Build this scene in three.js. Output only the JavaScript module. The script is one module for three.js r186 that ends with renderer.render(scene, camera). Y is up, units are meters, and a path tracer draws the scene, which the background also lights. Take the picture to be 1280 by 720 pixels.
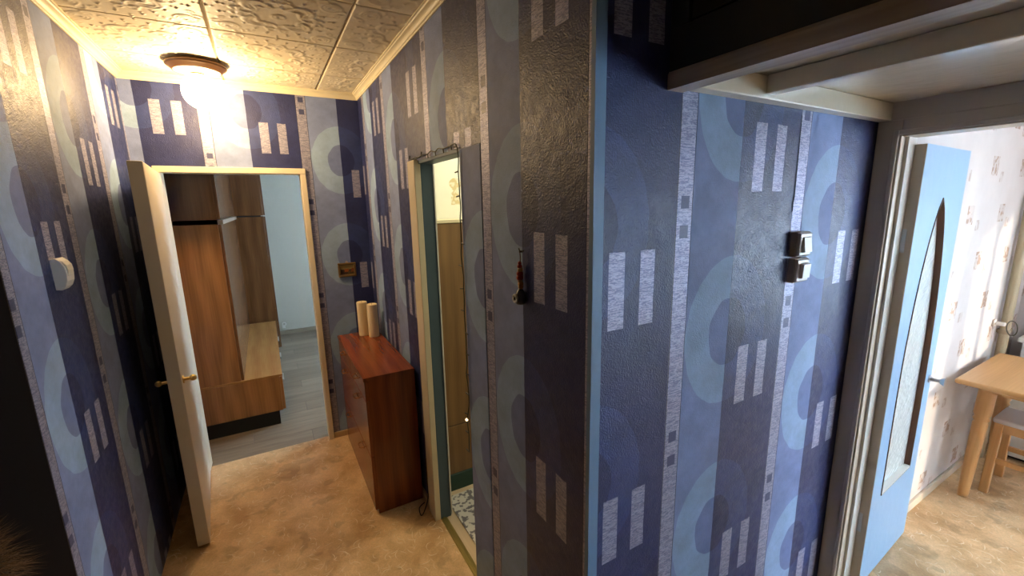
import * as THREE from 'three';
import { RoundedBoxGeometry } from 'three/addons/geometries/RoundedBoxGeometry.js';
import { mergeGeometries, toCreasedNormals } from 'three/addons/utils/BufferGeometryUtils.js';

// ---------------------------------------------------------------- camera, sky, sun, exposure
const scene = new THREE.Scene();
const camera = new THREE.PerspectiveCamera(2 * Math.atan(360 / 536.458) * 180 / Math.PI, 1280 / 720, 0.05, 100);
camera.position.set(0, 1.7297, 0);
camera.rotation.set(-0.19297, -0.51675, -0.02089, 'YXZ');
const renderer = new THREE.WebGLRenderer();
renderer.toneMapping = THREE.LinearToneMapping;
renderer.toneMappingExposure = 1.8;
renderer.shadowMap.enabled = true;
scene.background = new THREE.Color().setRGB(0.60, 0.80, 1.0);          // even, bright, slightly blue daylight sky
scene.backgroundIntensity = 16.5;
const LAMP = { color: new THREE.Color().setRGB(1, 0.65, 0.30), power: 1.2 };      // warm bulb of the hall
const BATH = { color: new THREE.Color().setRGB(1, 0.93, 0.72), power: 0.7 };       // bathroom bulb
const sun = new THREE.DirectionalLight(new THREE.Color().setRGB(1, 0.84, 0.62), 2.1);
sun.position.set(3.7 + 0.42 * 6, 1.5 + 0.10 * 6, -0.76 + 6); sun.target.position.set(3.7, 1.5, -0.76);
sun.castShadow = true; sun.shadow.mapSize.set(2048, 2048); sun.shadow.radius = 2;
Object.assign(sun.shadow.camera, { left: -4, right: 4, top: 4, bottom: -4, near: 0.1, far: 20 });
sun.name = 'sun'; scene.add(sun, sun.target);

// ---------------------------------------------------------------- main dimensions (metres)
const XL = -0.621, XR = 0.6655, XK = 2.0315, ZE = -3.307, ZB = -0.782, H = 2.5, ZBACK = 1.7, T = 0.1, TR = 0.058;

// ---------------------------------------------------------------- helpers
let seed = 7;
const rnd = () => { seed = (seed * 1664525 + 1013904223) >>> 0; return seed / 4294967296; };
const rr = (a, b) => a + (b - a) * rnd();
const clamp = (x, a = 0, b = 1) => Math.min(b, Math.max(a, x));
const sstep = (a, b, x) => { const t = clamp((x - a) / (b - a)); return t * t * (3 - 2 * t); };
const mix = (a, b, t) => a + (b - a) * t;
function makeNoise(s) {                                                  // tileable value noise, period n x m cells
  const tab = new Float32Array(65536); let q = s * 7919 + 13;
  for (let i = 0; i < 65536; i++) { q = (q * 1664525 + 1013904223) >>> 0; tab[i] = q / 4294967296; }
  const at = (x, y) => tab[((x * 73 + 11) ^ (y * 179 + 5) * 31) & 65535];
  return (x, y, n, m) => {                                               // x, y in 0..1 -> n x m cells
    x = (x - Math.floor(x)) * n; y = (y - Math.floor(y)) * m;
    const i = Math.floor(x), j = Math.floor(y); let u = x - i, v = y - j;
    u = u * u * (3 - 2 * u); v = v * v * (3 - 2 * v);
    const i1 = (i + 1) % n, j1 = (j + 1) % m, i0 = i % n, j0 = j % m;
    return mix(mix(at(i0, j0), at(i1, j0), u), mix(at(i0, j1), at(i1, j1), u), v);
  };
}
const N1 = makeNoise(1), N2 = makeNoise(2), N3 = makeNoise(3);
function fbm(N, x, y, n, m, oct) { let s = 0, a = 0.5, t = 0; for (let o = 0; o < oct; o++) { s += a * N(x, y, n << o, m << o); t += a; a *= 0.55; } return s / t; }
const toS = (c) => 255 * (c <= 0.0031308 ? 12.92 * c : 1.055 * Math.pow(c, 1 / 2.4) - 0.055);   // linear -> sRGB byte
function tex(w, h, f, srgb) {                                            // f(u, v, out) fills linear rgb
  const d = new Uint8Array(w * h * 4), o = [0, 0, 0];
  for (let j = 0; j < h; j++) for (let i = 0; i < w; i++) {
    f((i + 0.5) / w, (j + 0.5) / h, o); const k = (j * w + i) * 4;
    for (let c = 0; c < 3; c++) d[k + c] = clamp(srgb ? toS(clamp(o[c])) : o[c] * 255, 0, 255);
    d[k + 3] = 255;
  }
  const t = new THREE.DataTexture(d, w, h); t.wrapS = t.wrapT = THREE.RepeatWrapping; t.magFilter = THREE.LinearFilter;
  t.minFilter = THREE.LinearMipmapLinearFilter; t.generateMipmaps = true; if (srgb) t.colorSpace = THREE.SRGBColorSpace; t.needsUpdate = true; return t;
}
const used = {};
function numbered(n) { const k = used[n] ?? 0; used[n] = k + 1; return k ? n + '_' + String(k).padStart(3, '0') : n; }
const origin = new Map();
function thing(name, label, category, [x, y, z] = [0, 0, 0], group, turn = 0) {
  const o = new THREE.Group(); o.name = numbered(name); scene.add(o); o.position.set(x, y, z); o.rotation.y = turn;
  o.userData = { label, category }; if (group) o.userData.group = group;
  if (!turn) origin.set(o, [x, y, z]); return o;
}
function structGroup(name) { const o = new THREE.Group(); o.name = numbered(name); o.userData = { kind: 'structure' }; scene.add(o); return o; }
const merged = (g) => { const l = (Array.isArray(g) ? g : [g]).map((x) => x.index ? x.toNonIndexed() : x); for (const x of l) for (const k of Object.keys(x.attributes)) if (!['position', 'normal', 'uv'].includes(k)) x.deleteAttribute(k); return l.length > 1 ? mergeGeometries(l) : l[0]; };
function part(name, geos, mat, parent, extra) {                          // geometry in world metres when the parent has an unturned origin
  const g = merged(geos), at = origin.get(parent);
  if (at) g.translate(-at[0], -at[1], -at[2]);
  const m = new THREE.Mesh(g, mat); m.name = parent === scene ? numbered(name) : name; m.castShadow = m.receiveShadow = true;
  if (extra) Object.assign(m.userData, extra); parent.add(m);
  if (parent !== scene && at) origin.set(m, at);
  return m;
}
const struct = (name, geos, mat) => part(name, geos, mat, scene, { kind: 'structure' });
function uvBox(g, s = 1, grain = 'y', off = [0, 0]) {                    // box mapping in metres; grain = the axis that becomes v
  g = g.index ? g.toNonIndexed() : g; const p = g.attributes.position, n = g.attributes.normal, uv = new Float32Array(p.count * 2);
  for (let f = 0; f < p.count; f += 3) {
    let nx = 0, ny = 0, nz = 0; for (let k = 0; k < 3; k++) { nx += Math.abs(n.getX(f + k)); ny += Math.abs(n.getY(f + k)); nz += Math.abs(n.getZ(f + k)); }
    const ax = nx >= ny && nx >= nz ? 0 : ny >= nz ? 1 : 2;
    for (let k = 0; k < 3; k++) {
      const i = f + k, P = [p.getX(i), p.getY(i), p.getZ(i)], axes = [0, 1, 2].filter((a) => a !== ax), ga = { x: 0, y: 1, z: 2 }[grain];
      let [a, b] = axes; if (a === ga) [a, b] = [b, a];
      uv[i * 2] = P[a] * s + off[0]; uv[i * 2 + 1] = P[b] * s + off[1];
    }
  }
  g.setAttribute('uv', new THREE.BufferAttribute(uv, 2)); return g;
}
function bx(x0, x1, y0, y1, z0, z1, r = 0, grain = 'y', s = 1, off) {
  const w = x1 - x0, h = y1 - y0, d = z1 - z0;
  const g = r ? new RoundedBoxGeometry(w, h, d, 2, Math.min(r, w / 2.01, h / 2.01, d / 2.01)) : new THREE.BoxGeometry(w, h, d);
  g.translate((x0 + x1) / 2, (y0 + y1) / 2, (z0 + z1) / 2); return uvBox(g, s, grain, off);
}
const cyl = (x, y0, y1, z, r0, r1 = r0, n = 28) => { const g = new THREE.CylinderGeometry(r1, r0, y1 - y0, n); g.translate(x, (y0 + y1) / 2, z); return g; };
const tube = (pts, r, seg = 40, closed = false, rs = 7) => new THREE.TubeGeometry(new THREE.CatmullRomCurve3(pts.map((p) => new THREE.Vector3(...p)), closed), seg, r, rs, closed);
const lathe = (prof, x, y, z, n = 40) => { const g = new THREE.LatheGeometry(prof.map((p) => new THREE.Vector2(...p)), n); g.translate(x, y, z); return g; };
function extrude(pts, depth, bevel = 0) { const s = new THREE.Shape(pts.map((p) => new THREE.Vector2(...p))); return new THREE.ExtrudeGeometry(s, { depth, bevelEnabled: bevel > 0, bevelThickness: bevel, bevelSize: bevel, bevelSegments: 2, steps: 1 }); }

// ---------------------------------------------------------------- materials
const std = (o) => new THREE.MeshStandardMaterial(o);
const lin = (r, g, b) => new THREE.Color().setRGB(r, g, b);
// wallpaper: two strips with a half drop; one strip = silver band, light band, dark band; rings across the light/dark edge, pairs of silver bars
const PERIOD = 0.555, DROP = 0.683, RB = 0.15;                           // RB: bottom of the bars within the repeat
function paperAt(u, v) {
  const s = u * 2, k = Math.floor(s) % 2, a = s - Math.floor(s); let m = v * DROP - (k ? DROP / 2 : 0); m = ((m % DROP) + DROP) % DROP;
  const rel = ((m - RB) % DROP + DROP) % DROP;                           // height above the bottom of the bars
  const wob = (N1(u, v, 24, 16) - 0.5) * 0.004;
  let kind = a < 0.11 + wob ? 0 : a < 0.468 + wob ? 1 : 2, dy = rel - 0.260; if (dy > DROP / 2) dy -= DROP; if (dy < -DROP / 2) dy += DROP;
  const dx = (a - 0.468) * PERIOD, r = Math.hypot(dx, dy * 0.83) + (N2(u, v, 30, 20) - 0.5) * 0.006;
  let bar = false;
  if (kind === 2 && rel < 0.197 + wob * 0.6 && ((a > 0.583 + wob && a < 0.68) || (a > 0.775 && a < 0.868 + wob))) bar = true;
  let square = false; const below = DROP - rel;
  if (kind === 0 && a > 0.03 && a < 0.088 && ((below > 0.010 && below < 0.043) || (below > 0.088 && below < 0.122))) square = true;
  return { a, kind, r, bar, square, k };
}
const PW = 1536, PH = 1024;
const fibre = (u, v) => { const w = N3(u + 0.003 * N1(u, v, 60, 60), v, 64, 500) * 0.5 + N2(u, v, 220, 400) * 0.5; return w; };
const paperMap = tex(PW, PH, (u, v, o) => {
  const p = paperAt(u, v), n = fbm(N1, u, v, 10, 7, 5), n2 = fbm(N2, u, v, 70, 44, 3), f = fibre(u, v); let c;
  if (p.kind === 0 || p.bar) {
    const t = sstep(0.30, 0.66, f); c = [mix(0.19, 0.40, t), mix(0.20, 0.40, t), mix(0.32, 0.54, t)];
    if (p.square) c = [0.05, 0.06, 0.15];
  } else if (p.kind === 1) {
    const t = 0.75 + 0.5 * n;
    c = p.r < 0.090 ? [0.165, 0.22, 0.44] : p.r < 0.195 ? [0.285, 0.41, 0.62] : [0.22, 0.285, 0.52];
    if (p.k && p.r > 0.195) c = [0.21, 0.275, 0.52];
    c = c.map((x) => x * t * (0.93 + 0.14 * n2));
  } else {
    const t = 0.6 + 0.55 * n + 0.25 * n2;
    c = p.r < 0.090 ? [0.016, 0.024, 0.105] : p.r < 0.195 ? [0.032, 0.051, 0.18] : [0.023, 0.032, 0.125];
    c = c.map((x) => x * t);
  }
  if (p.a < 0.004 || Math.abs(p.a - 0.112) < 0.003) c = c.map((x) => x * 0.22);
  o[0] = c[0]; o[1] = c[1]; o[2] = c[2];
}, true);
const paperRM = tex(PW, PH, (u, v, o) => {                               // g = roughness, b = metalness
  const p = paperAt(u, v), n = fbm(N2, u, v, 60, 40, 3);
  if ((p.kind === 0 || p.bar) && !p.square) { o[1] = 0.5; o[2] = 0.3; } else if (p.kind === 1) { o[1] = 0.60 + 0.14 * n; o[2] = 0; } else { o[1] = 0.36 + 0.2 * n; o[2] = 0; }
  o[0] = 0;
});
const paperBump = tex(PW, PH, (u, v, o) => {
  const p = paperAt(u, v); let h;
  if (p.kind === 0 || p.bar) h = 0.5 + 0.4 * fibre(u, v);
  else { const c = 0.65 * (1 - Math.abs(2 * N1(u, v, 270, 166) - 1)) + 0.35 * N2(u, v, 480, 300), b = fbm(N3, u, v, 40, 26, 2); h = 0.15 + 0.8 * c * (p.kind === 2 ? 1 : 0.5) * (0.35 + 0.9 * b); }
  if (p.a < 0.004) h = 0;
  o[0] = o[1] = o[2] = h;
});
const paper = std({ map: paperMap, roughnessMap: paperRM, metalnessMap: paperRM, roughness: 1, metalness: 1, bumpMap: paperBump, bumpScale: 0.0015 });
// woods: v runs along the grain (1 unit = 1 m)
const woodTex = (a, b, nA, s) => tex(512, 1024, (u, v, o) => {
  const w = 0.03 * (fbm(N1, u, v, 3, 2, 3) - 0.5); const g = fbm(N2, u + w, v, nA, 2, 4), fine = N3(u + w, v, 220, 6);
  const rings = 0.5 + 0.5 * Math.sin((u + w * 2.2) * 2 * Math.PI * s + 4 * fbm(N3, u, v, 4, 2, 2));
  const t = clamp(0.45 * g + 0.3 * fine + 0.3 * rings); for (let c = 0; c < 3; c++) o[c] = mix(a[c], b[c], t);
}, true);
const wardrobeWood = std({ map: woodTex([0.17, 0.07, 0.022], [0.50, 0.235, 0.075], 14, 9), roughness: 0.3 });
const wardrobeDark = std({ map: woodTex([0.075, 0.032, 0.013], [0.20, 0.09, 0.035], 18, 7), roughness: 0.22 });
const chestWood = std({ map: woodTex([0.115, 0.025, 0.008], [0.31, 0.075, 0.02], 22, 13), roughness: 0.2 });
const bathWood = std({ map: woodTex([0.12, 0.06, 0.022], [0.25, 0.14, 0.055], 24, 15), roughness: 0.4 });
const tableWood = std({ map: woodTex([0.46, 0.23, 0.08], [0.66, 0.37, 0.15], 10, 6), roughness: 0.35 });
const paleTrimWood = std({ map: woodTex([0.44, 0.33, 0.19], [0.6, 0.47, 0.29], 12, 7), roughness: 0.5 });
// linoleum: marbled tan with pale comma strokes (1 repeat = 1.2 m)
const strokes = []; for (let i = 0; i < 620; i++) { const x = rnd(), y = rnd(), a = rnd() * 6.28, l = rr(0.02, 0.055), c = rr(-30, 30); strokes.push([x, y, a, l, c, rr(0.3, 1)]); }
const stroke = new Float32Array(1024 * 1024);
for (const [x, y, a0, l, c, s] of strokes) for (let t = 0; t < 1; t += 0.012) {
  const a = a0 + c * l * t * 1.4, px = x + Math.cos(a) * l * t, py = y + Math.sin(a) * l * t, R = 1.7 * Math.sin(Math.PI * t) + 0.3;
  const ix = Math.round(px * 1024), iy = Math.round(py * 1024);
  for (let dj = -2; dj <= 2; dj++) for (let di = -2; di <= 2; di++) { const k = (((iy + dj) & 1023) << 10) + ((ix + di) & 1023); stroke[k] = Math.max(stroke[k], s * clamp(R - Math.hypot(di, dj))); }
}
const linoMap = tex(1024, 1024, (u, v, o) => {
  const n = fbm(N1, u, v, 6, 6, 5), m = fbm(N2, u + 0.12 * n, v + 0.1 * n, 9, 9, 4), f = N3(u, v, 260, 260), s = stroke[(Math.floor(v * 1024) << 10) + Math.floor(u * 1024)];
  const t = clamp(0.5 + 1.8 * (m - 0.5) + 0.8 * (n - 0.5)); let c = [mix(0.52, 0.80, t), mix(0.31, 0.55, t), mix(0.145, 0.31, t)].map((x) => x * (0.9 + 0.2 * f));
  const d = sstep(0.62, 0.75, fbm(N3, u, v, 14, 14, 3)); c = c.map((x) => x * (1 - 0.2 * d)); c = c.map((x, i) => mix(x, [0.86, 0.72, 0.52][i], 0.85 * clamp(s)));
  for (let i = 0; i < 3; i++) o[i] = c[i];
}, true);
const lino = std({ map: linoMap, roughness: 0.42 });
// laminate planks: three tones of grey-brown oak, grain along x
const lamTex = tex(512, 256, (u, v, o) => {
  const w = 0.06 * (fbm(N1, u, v, 3, 3, 3) - 0.5), g = fbm(N2, u, v + w, 2, 16, 4), f = N3(u, v, 8, 120), t = clamp(0.6 * g + 0.4 * f); for (let c = 0; c < 3; c++) o[c] = mix([0.17, 0.13, 0.095][c], [0.36, 0.285, 0.21][c], t);
}, true);
const laminate = [1, 0.86, 1.12].map((k) => std({ map: lamTex, color: lin(0.88 * k, 0.88 * k, 0.88 * k), roughness: 0.38 }));
const plain = (r, g, b, rough = 0.6, o = {}) => std({ color: lin(r, g, b), roughness: rough, ...o });
const grainBump = tex(256, 256, (u, v, o) => { o[0] = o[1] = o[2] = fbm(N1, u, v, 24, 24, 4); });
const painted = (r, g, b, rough = 0.35) => std({ color: lin(r, g, b), roughness: rough, bumpMap: grainBump, bumpScale: 0.0012 });
const foam = plain(0.87, 0.76, 0.54, 0.55);
const creamPaint = painted(0.74, 0.66, 0.50, 0.35);
const doorPaint = painted(0.72, 0.64, 0.52, 0.4);
const roomWall = painted(0.54, 0.515, 0.44, 0.8), whiteWall = painted(0.8, 0.8, 0.78, 0.85);
const loftDark = painted(0.016, 0.02, 0.021, 0.4), loftCream = painted(0.80, 0.71, 0.56, 0.2);
const frameGrey = painted(0.64, 0.55, 0.44, 0.4), frameWhite = painted(0.72, 0.70, 0.66, 0.35), rawEdge = painted(0.60, 0.50, 0.38, 0.6);
const leafBlue = painted(0.27, 0.46, 0.68, 0.4), bareWood = std({ map: woodTex([0.07, 0.028, 0.012], [0.17, 0.07, 0.03], 20, 9), roughness: 0.5 });
const jambBlue = painted(0.065, 0.12, 0.18, 0.5);
const oldBrass = plain(0.26, 0.13, 0.045, 0.35, { metalness: 1 });
const brass = plain(0.72, 0.52, 0.2, 0.3, { metalness: 1 }), steel = plain(0.55, 0.56, 0.58, 0.28, { metalness: 1 }), black = plain(0.012, 0.012, 0.013, 0.6), whitePlastic = plain(0.78, 0.76, 0.72, 0.35);
const clearGlass = new THREE.MeshPhysicalMaterial({ color: 0xffffff, transmission: 1, thickness: 0, roughness: 0, ior: 1.5 });
const pebble = tex(256, 512, (u, v, o) => { o[0] = o[1] = o[2] = fbm(N2, u, v, 36, 72, 2); });
const pebbleGlass = new THREE.MeshPhysicalMaterial({ color: lin(0.9, 1, 1), transmission: 0.45, thickness: 0, roughness: 0.3, ior: 1.5, bumpMap: pebble, bumpScale: 0.004 });

// ---------------------------------------------------------------- floors and ceilings
const lino12 = (g) => { const p = g.attributes.uv; for (let i = 0; i < p.count; i++) p.setXY(i, p.getX(i) / 1.2, p.getY(i) / 1.2); return g; };
struct('floor', [lino12(bx(-1.4, XR + 0.02, -0.1, 0, ZE - 0.05, ZBACK + T)), lino12(bx(XR + 0.02, XK + T, -0.1, 0, ZB - 0.02, ZBACK + T))], lino);
struct('floor_kitchen', lino12(bx(XK + T, 4.75, -0.1, 0, -0.86, 4.0)), lino);
const roomFloor = structGroup('floor_bedroom');
part('slab', bx(-1.1, 2.5, -0.12, -0.008, -6.76, ZE - 0.05), plain(0.1, 0.09, 0.08), roomFloor);
for (let r = 0, z = ZE - 0.05; z > -6.6; r++, z -= 0.19) for (let x = -1.05 - (r % 3) * 0.4, c = 0; x < 2.4; x += 1.2, c++) {
  const x0 = Math.max(x, -1.05), x1 = Math.min(x + 1.197, 2.4); if (x1 - x0 < 0.05) continue;
  const g = bx(x0, x1, -0.008, 0, z - 0.188, z, 0, 'z', 1, [r * 0.37, c * 0.61]); part('plank', g, laminate[(r * 2 + c + (r >> 2)) % 3], roomFloor);
}
// ceiling: slab, then embossed foam tiles with a frame, a lozenge of double rails, corner medallions and scrolls
const ceiling = structGroup('ceiling');
part('slab', [bx(-1.4, XR + 0.05, H + 0.012, H + 0.15, ZE - T, ZBACK + T), bx(XR + 0.05, 4.8, H + 0.012, H + 0.15, -2.7, 4.1), bx(-1.2, 2.6, H + 0.012, H + 0.15, -6.8, ZE - T)], whiteWall, ceiling);
const TP = 160, tileH = new Float32Array(TP * TP);
{
  const put = (pts, w, h) => { for (let k = 0; k + 1 < pts.length; k++) { const [ax, ay] = pts[k], [bx_, by] = pts[k + 1], n = 6; for (let q = 0; q < n; q++) { const t = q / n, x = mix(ax, bx_, t), y = mix(ay, by, t), R = Math.ceil(w * 2.2 * TP); const ci = Math.round(x * TP), cj = Math.round(y * TP); for (let j = cj - R; j <= cj + R; j++) for (let i = ci - R; i <= ci + R; i++) if (i >= 0 && j >= 0 && i < TP && j < TP) { const d = Math.hypot(i / TP - x, j / TP - y) / w, v = h * Math.exp(-d * d); if (v > tileH[j * TP + i]) tileH[j * TP + i] = v; } } } };
  const sym = (f, w, h) => { for (const [a, b, c, d] of [[1, 0, 0, 1], [0, -1, 1, 0], [-1, 0, 0, -1], [0, 1, -1, 0]]) for (const m of [1, -1]) put(f.map(([x, y]) => [0.5 + a * x + b * y * m, 0.5 + c * x + d * y * m]), w, h); };
  const spiral = (cx, cy, r0, r1, a0, a1, n = 36) => Array.from({ length: n }, (_, i) => { const t = i / (n - 1), a = mix(a0, a1, t), r = mix(r0, r1, t); return [cx + r * Math.cos(a), cy + r * Math.sin(a)]; });
  sym([[0, -0.485], [0.485, 0]], 0.010, 1.7); sym([[0, -0.445], [0.445, 0]], 0.008, 1.3); sym([[-0.46, -0.48], [0.46, -0.48]], 0.009, 0.7);
  for (const r of [0.028, 0.05, 0.075]) sym(spiral(0.355, 0.355, r, r, 0, 6.283, 30), 0.0075, 0.85);
  sym(spiral(0.44, 0.30, 0.05, 0.015, -2.2, 2.6), 0.008, 0.8); sym(spiral(0.40, 0.21, 0.035, 0.01, -2.2, 3), 0.007, 0.7);
  sym(spiral(0.13, 0.17, 0.125, 0.015, -1.2, 5.2, 60), 0.011, 1.0); sym(spiral(0.13, 0.17, 0.085, 0.01, -0.9, 5.4, 50), 0.007, 0.75);
  sym(spiral(0.24, 0.07, 0.10, 0.02, 2.6, 7.4, 50), 0.010, 0.95); sym(spiral(0.30, 0.05, 0.05, 0.012, 2.4, 7.6, 40), 0.007, 0.8);
  sym(spiral(0.04, 0.31, 0.055, 0.012, 3.6, 8.4, 40), 0.009, 0.85); for (const r of [0.02, 0.045]) sym(spiral(0, 0, r, r, 0, 6.283, 24), 0.009, 0.9);
}
const tileCache = {};
function tileGeo(u0, u1, v0, v1) {                                       // a (cut) 0.5 m tile: face down, relief 6 mm, chamfered edge
  const key = [u0, u1, v0, v1].map((x) => x.toFixed(3)).join(); if (tileCache[key]) return tileCache[key];
  const P = 0.51, nu = Math.max(8, Math.round(110 * (u1 - u0))), nv = Math.max(8, Math.round(110 * (v1 - v0))), g = new THREE.PlaneGeometry(P * (u1 - u0) - 0.002, P * (v1 - v0) - 0.002, nu, nv), p = g.attributes.position;
  const hAt = (u, v) => { const x = clamp(u * TP - 0.5, 0, TP - 1.001), y = clamp(v * TP - 0.5, 0, TP - 1.001), i = Math.floor(x), j = Math.floor(y), a = x - i, b = y - j; return mix(mix(tileH[j * TP + i], tileH[j * TP + i + 1], a), mix(tileH[(j + 1) * TP + i], tileH[(j + 1) * TP + i + 1], a), b); };
  for (let k = 0; k < p.count; k++) {
    const i = k % (nu + 1), j = Math.floor(k / (nu + 1)), edge = i === 0 || j === 0 || i === nu || j === nv;
    p.setZ(k, edge ? -0.011 : 0.0035 * hAt(mix(u0, u1, i / nu), mix(v0, v1, j / nv)));
  }
  g.computeVertexNormals(); g.rotateX(Math.PI / 2); return (tileCache[key] = g);
}
for (let i = 0; i < 3; i++) for (let j = 0; j < 9; j++) {
  const P = 0.51, x0 = -0.62 + i * P, z0 = -3.42 + j * P, u1 = i === 2 ? (XR - x0) / P : 1, v0 = j === 0 ? (ZE - z0) / P : 0; if (z0 > 0.6) continue;
  const m = new THREE.Mesh(tileGeo(0, u1, v0, 1), foam); m.name = 'tile'; m.receiveShadow = m.castShadow = true;
  m.position.set(x0 + P * u1 / 2, H, z0 + P * (v0 + 1) / 2); ceiling.add(m);
}
part('plaster', bx(XR, 4.8, H - 0.001, H + 0.011, ZB, 4.1), whiteWall, ceiling);

// cornice: a moulded foam strip along the three walls, mitred
const coveP = [[0, 0], [0, -0.055], [0.008, -0.055], [0.010, -0.046], [0.016, -0.042], [0.020, -0.030], [0.030, -0.020], [0.041, -0.016], [0.045, -0.010], [0.053, -0.008], [0.053, 0]].map(([a, b]) => [a * 0.75, b * 0.7]);
function cornice(name, a, b, nrm, mitA, mitB) {                          // from a to b along a wall whose inward normal is nrm
  const s = new THREE.Vector3(...a), e = new THREE.Vector3(...b), d = e.clone().sub(s).normalize(), pos = [], n = new THREE.Vector3(...nrm);
  const P = (end, q, mit, sg) => end.clone().addScaledVector(n, q[0]).addScaledVector(d, sg * mit * q[0]).add(new THREE.Vector3(0, q[1], 0));
  for (let k = 0; k + 1 < coveP.length; k++) { const A = P(s, coveP[k], mitA, 1), B = P(s, coveP[k + 1], mitA, 1), C = P(e, coveP[k], mitB, -1), D = P(e, coveP[k + 1], mitB, -1); for (const v of [A, B, C, B, D, C]) pos.push(v.x, v.y, v.z); }
  const g = new THREE.BufferGeometry(); g.setAttribute('position', new THREE.Float32BufferAttribute(pos, 3)); g.computeVertexNormals(); g.setAttribute('uv', new THREE.Float32BufferAttribute(new Float32Array(pos.length / 3 * 2), 2));
  const m = struct(name, toCreasedNormals(g, 0.6), foam); m.material = corniceMat; return m;
}
const corniceMat = plain(0.84, 0.75, 0.52, 0.5); corniceMat.side = THREE.DoubleSide;
cornice('trim_1', [XL, H, ZBACK], [XL, H, ZE], [1, 0, 0], 0, 1);
cornice('trim_2', [XL, H, ZE], [XR, H, ZE], [0, 0, 1], 1, 1);
cornice('trim_3', [XR, H, ZE], [XR, H, ZB], [-1, 0, 0], 1, 0);

// ---------------------------------------------------------------- walls
function papered(x0, x1, y0, y1, z0, z1, axis, s0, per, v0, drop, dir = 1) {   // v0: height of the bottom of the bars of the strip that starts at s0
  const g = new THREE.BoxGeometry(x1 - x0, y1 - y0, z1 - z0).toNonIndexed(); g.translate((x0 + x1) / 2, (y0 + y1) / 2, (z0 + z1) / 2);
  const p = g.attributes.position, uv = g.attributes.uv;
  for (let i = 0; i < p.count; i++) uv.setXY(i, dir * ((axis === 'x' ? p.getX(i) : p.getZ(i)) - s0) / per / 2, (p.getY(i) - v0) / drop + RB / DROP);
  return g;
}
// left wall: ends at z = -1.655; a dark niche follows
const LW = [2.185, 0.545, 1.845, 0.665];
struct('wall_left', [papered(XL - T, XL, 0, H, ZE - T, -1.66, 'z', -LW[0], LW[1], LW[2], LW[3], -1), papered(XL - T, XL, 2.1, H, -1.66, ZBACK, 'z', -LW[0], LW[1], LW[2], LW[3], -1)], paper);
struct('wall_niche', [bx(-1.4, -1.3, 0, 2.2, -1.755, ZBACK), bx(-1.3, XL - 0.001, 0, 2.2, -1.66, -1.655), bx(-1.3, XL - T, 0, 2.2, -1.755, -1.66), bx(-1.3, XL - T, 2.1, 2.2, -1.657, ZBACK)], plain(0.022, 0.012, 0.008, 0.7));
// end wall with the bedroom doorway (opening x -0.50 .. 0.25, y 0 .. 1.956)
const EW = (x0, x1, y0, y1, v0) => papered(x0, x1, y0, y1, ZE - T, ZE, 'x', -0.272, 0.541, v0, 0.66);
const EV = [2.175 - 0.33, 2.085, 1.80 - 0.33];                          // the three strips hang at three drops
struct('wall_end', [EW(XL, -0.53, 0, H, EV[0]), EW(-0.53, -0.273, 1.99, H, EV[0]), EW(-0.273, 0.268, 1.99, H, EV[1]), EW(0.268, 0.285, 1.99, H, EV[2]), EW(0.285, XR, 0, H, EV[2])], paper);
// right wall with the bathroom doorway (z -2.05 .. -1.55)
const RWn = (z0, z1, y0, y1) => papered(XR, XR + TR, y0, y1, z0, z1, 'z', -1.366, 0.56, 1.446, 0.702);
const RWf = (z0, z1, y0, y1) => papered(XR, XR + TR, y0, y1, z0, z1, 'z', -2.66, 0.53, 1.82, 0.69);
struct('wall_right', [RWf(ZE, -2.155, 0, H), RWn(-2.155, -1.55, 1.94, H), papered(XR, XR + TR, 0, 1.935, -1.55, -1.373, 'z', -1.625, 0.56, 1.2, 0.702), papered(XR + 0.008, XR + TR, 0, 1.935, -1.373, -1.366, 'z', -1.6, 0.56, 1.2, 0.702), RWn(-1.55, -1.366, 1.935, H), RWn(-1.366, ZB - 0.001, 0, H)], paper);
// blue wall beside the kitchen door
struct('wall_blue', papered(XR + T, XK + T, 0, H, ZB - T, ZB, 'x', 0.948, 0.557, 1.752, 0.683), paper);
struct('wall_blue_end', papered(XR, XR + T, 0, H, ZB - 0.001, ZB, 'x', 0.948, 0.557, 1.752, 0.683), paper);
struct('trim_4', [bx(XR - 0.0015, XR + 0.03, 0, H, ZB, ZB + 0.002), bx(XR - 0.002, XR, 0, H, ZB - 0.012, ZB + 0.002)], painted(0.16, 0.27, 0.42, 0.5));
// wall with the kitchen door and a second opening nearer the camera; back wall
struct('wall_kitchen_side', [bx(XK + 0.0, XK + T, 2.0, H, ZB, ZBACK), bx(XK, XK + T, 0, 2.0, 0.04, 0.33), bx(XK, XK + T, 0, 2.0, 1.2, ZBACK)], frameGrey);
struct('wall_back', bx(-1.4, XK + T, 0, H, ZBACK, ZBACK + T), plain(0.06, 0.04, 0.028, 0.6));
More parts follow.
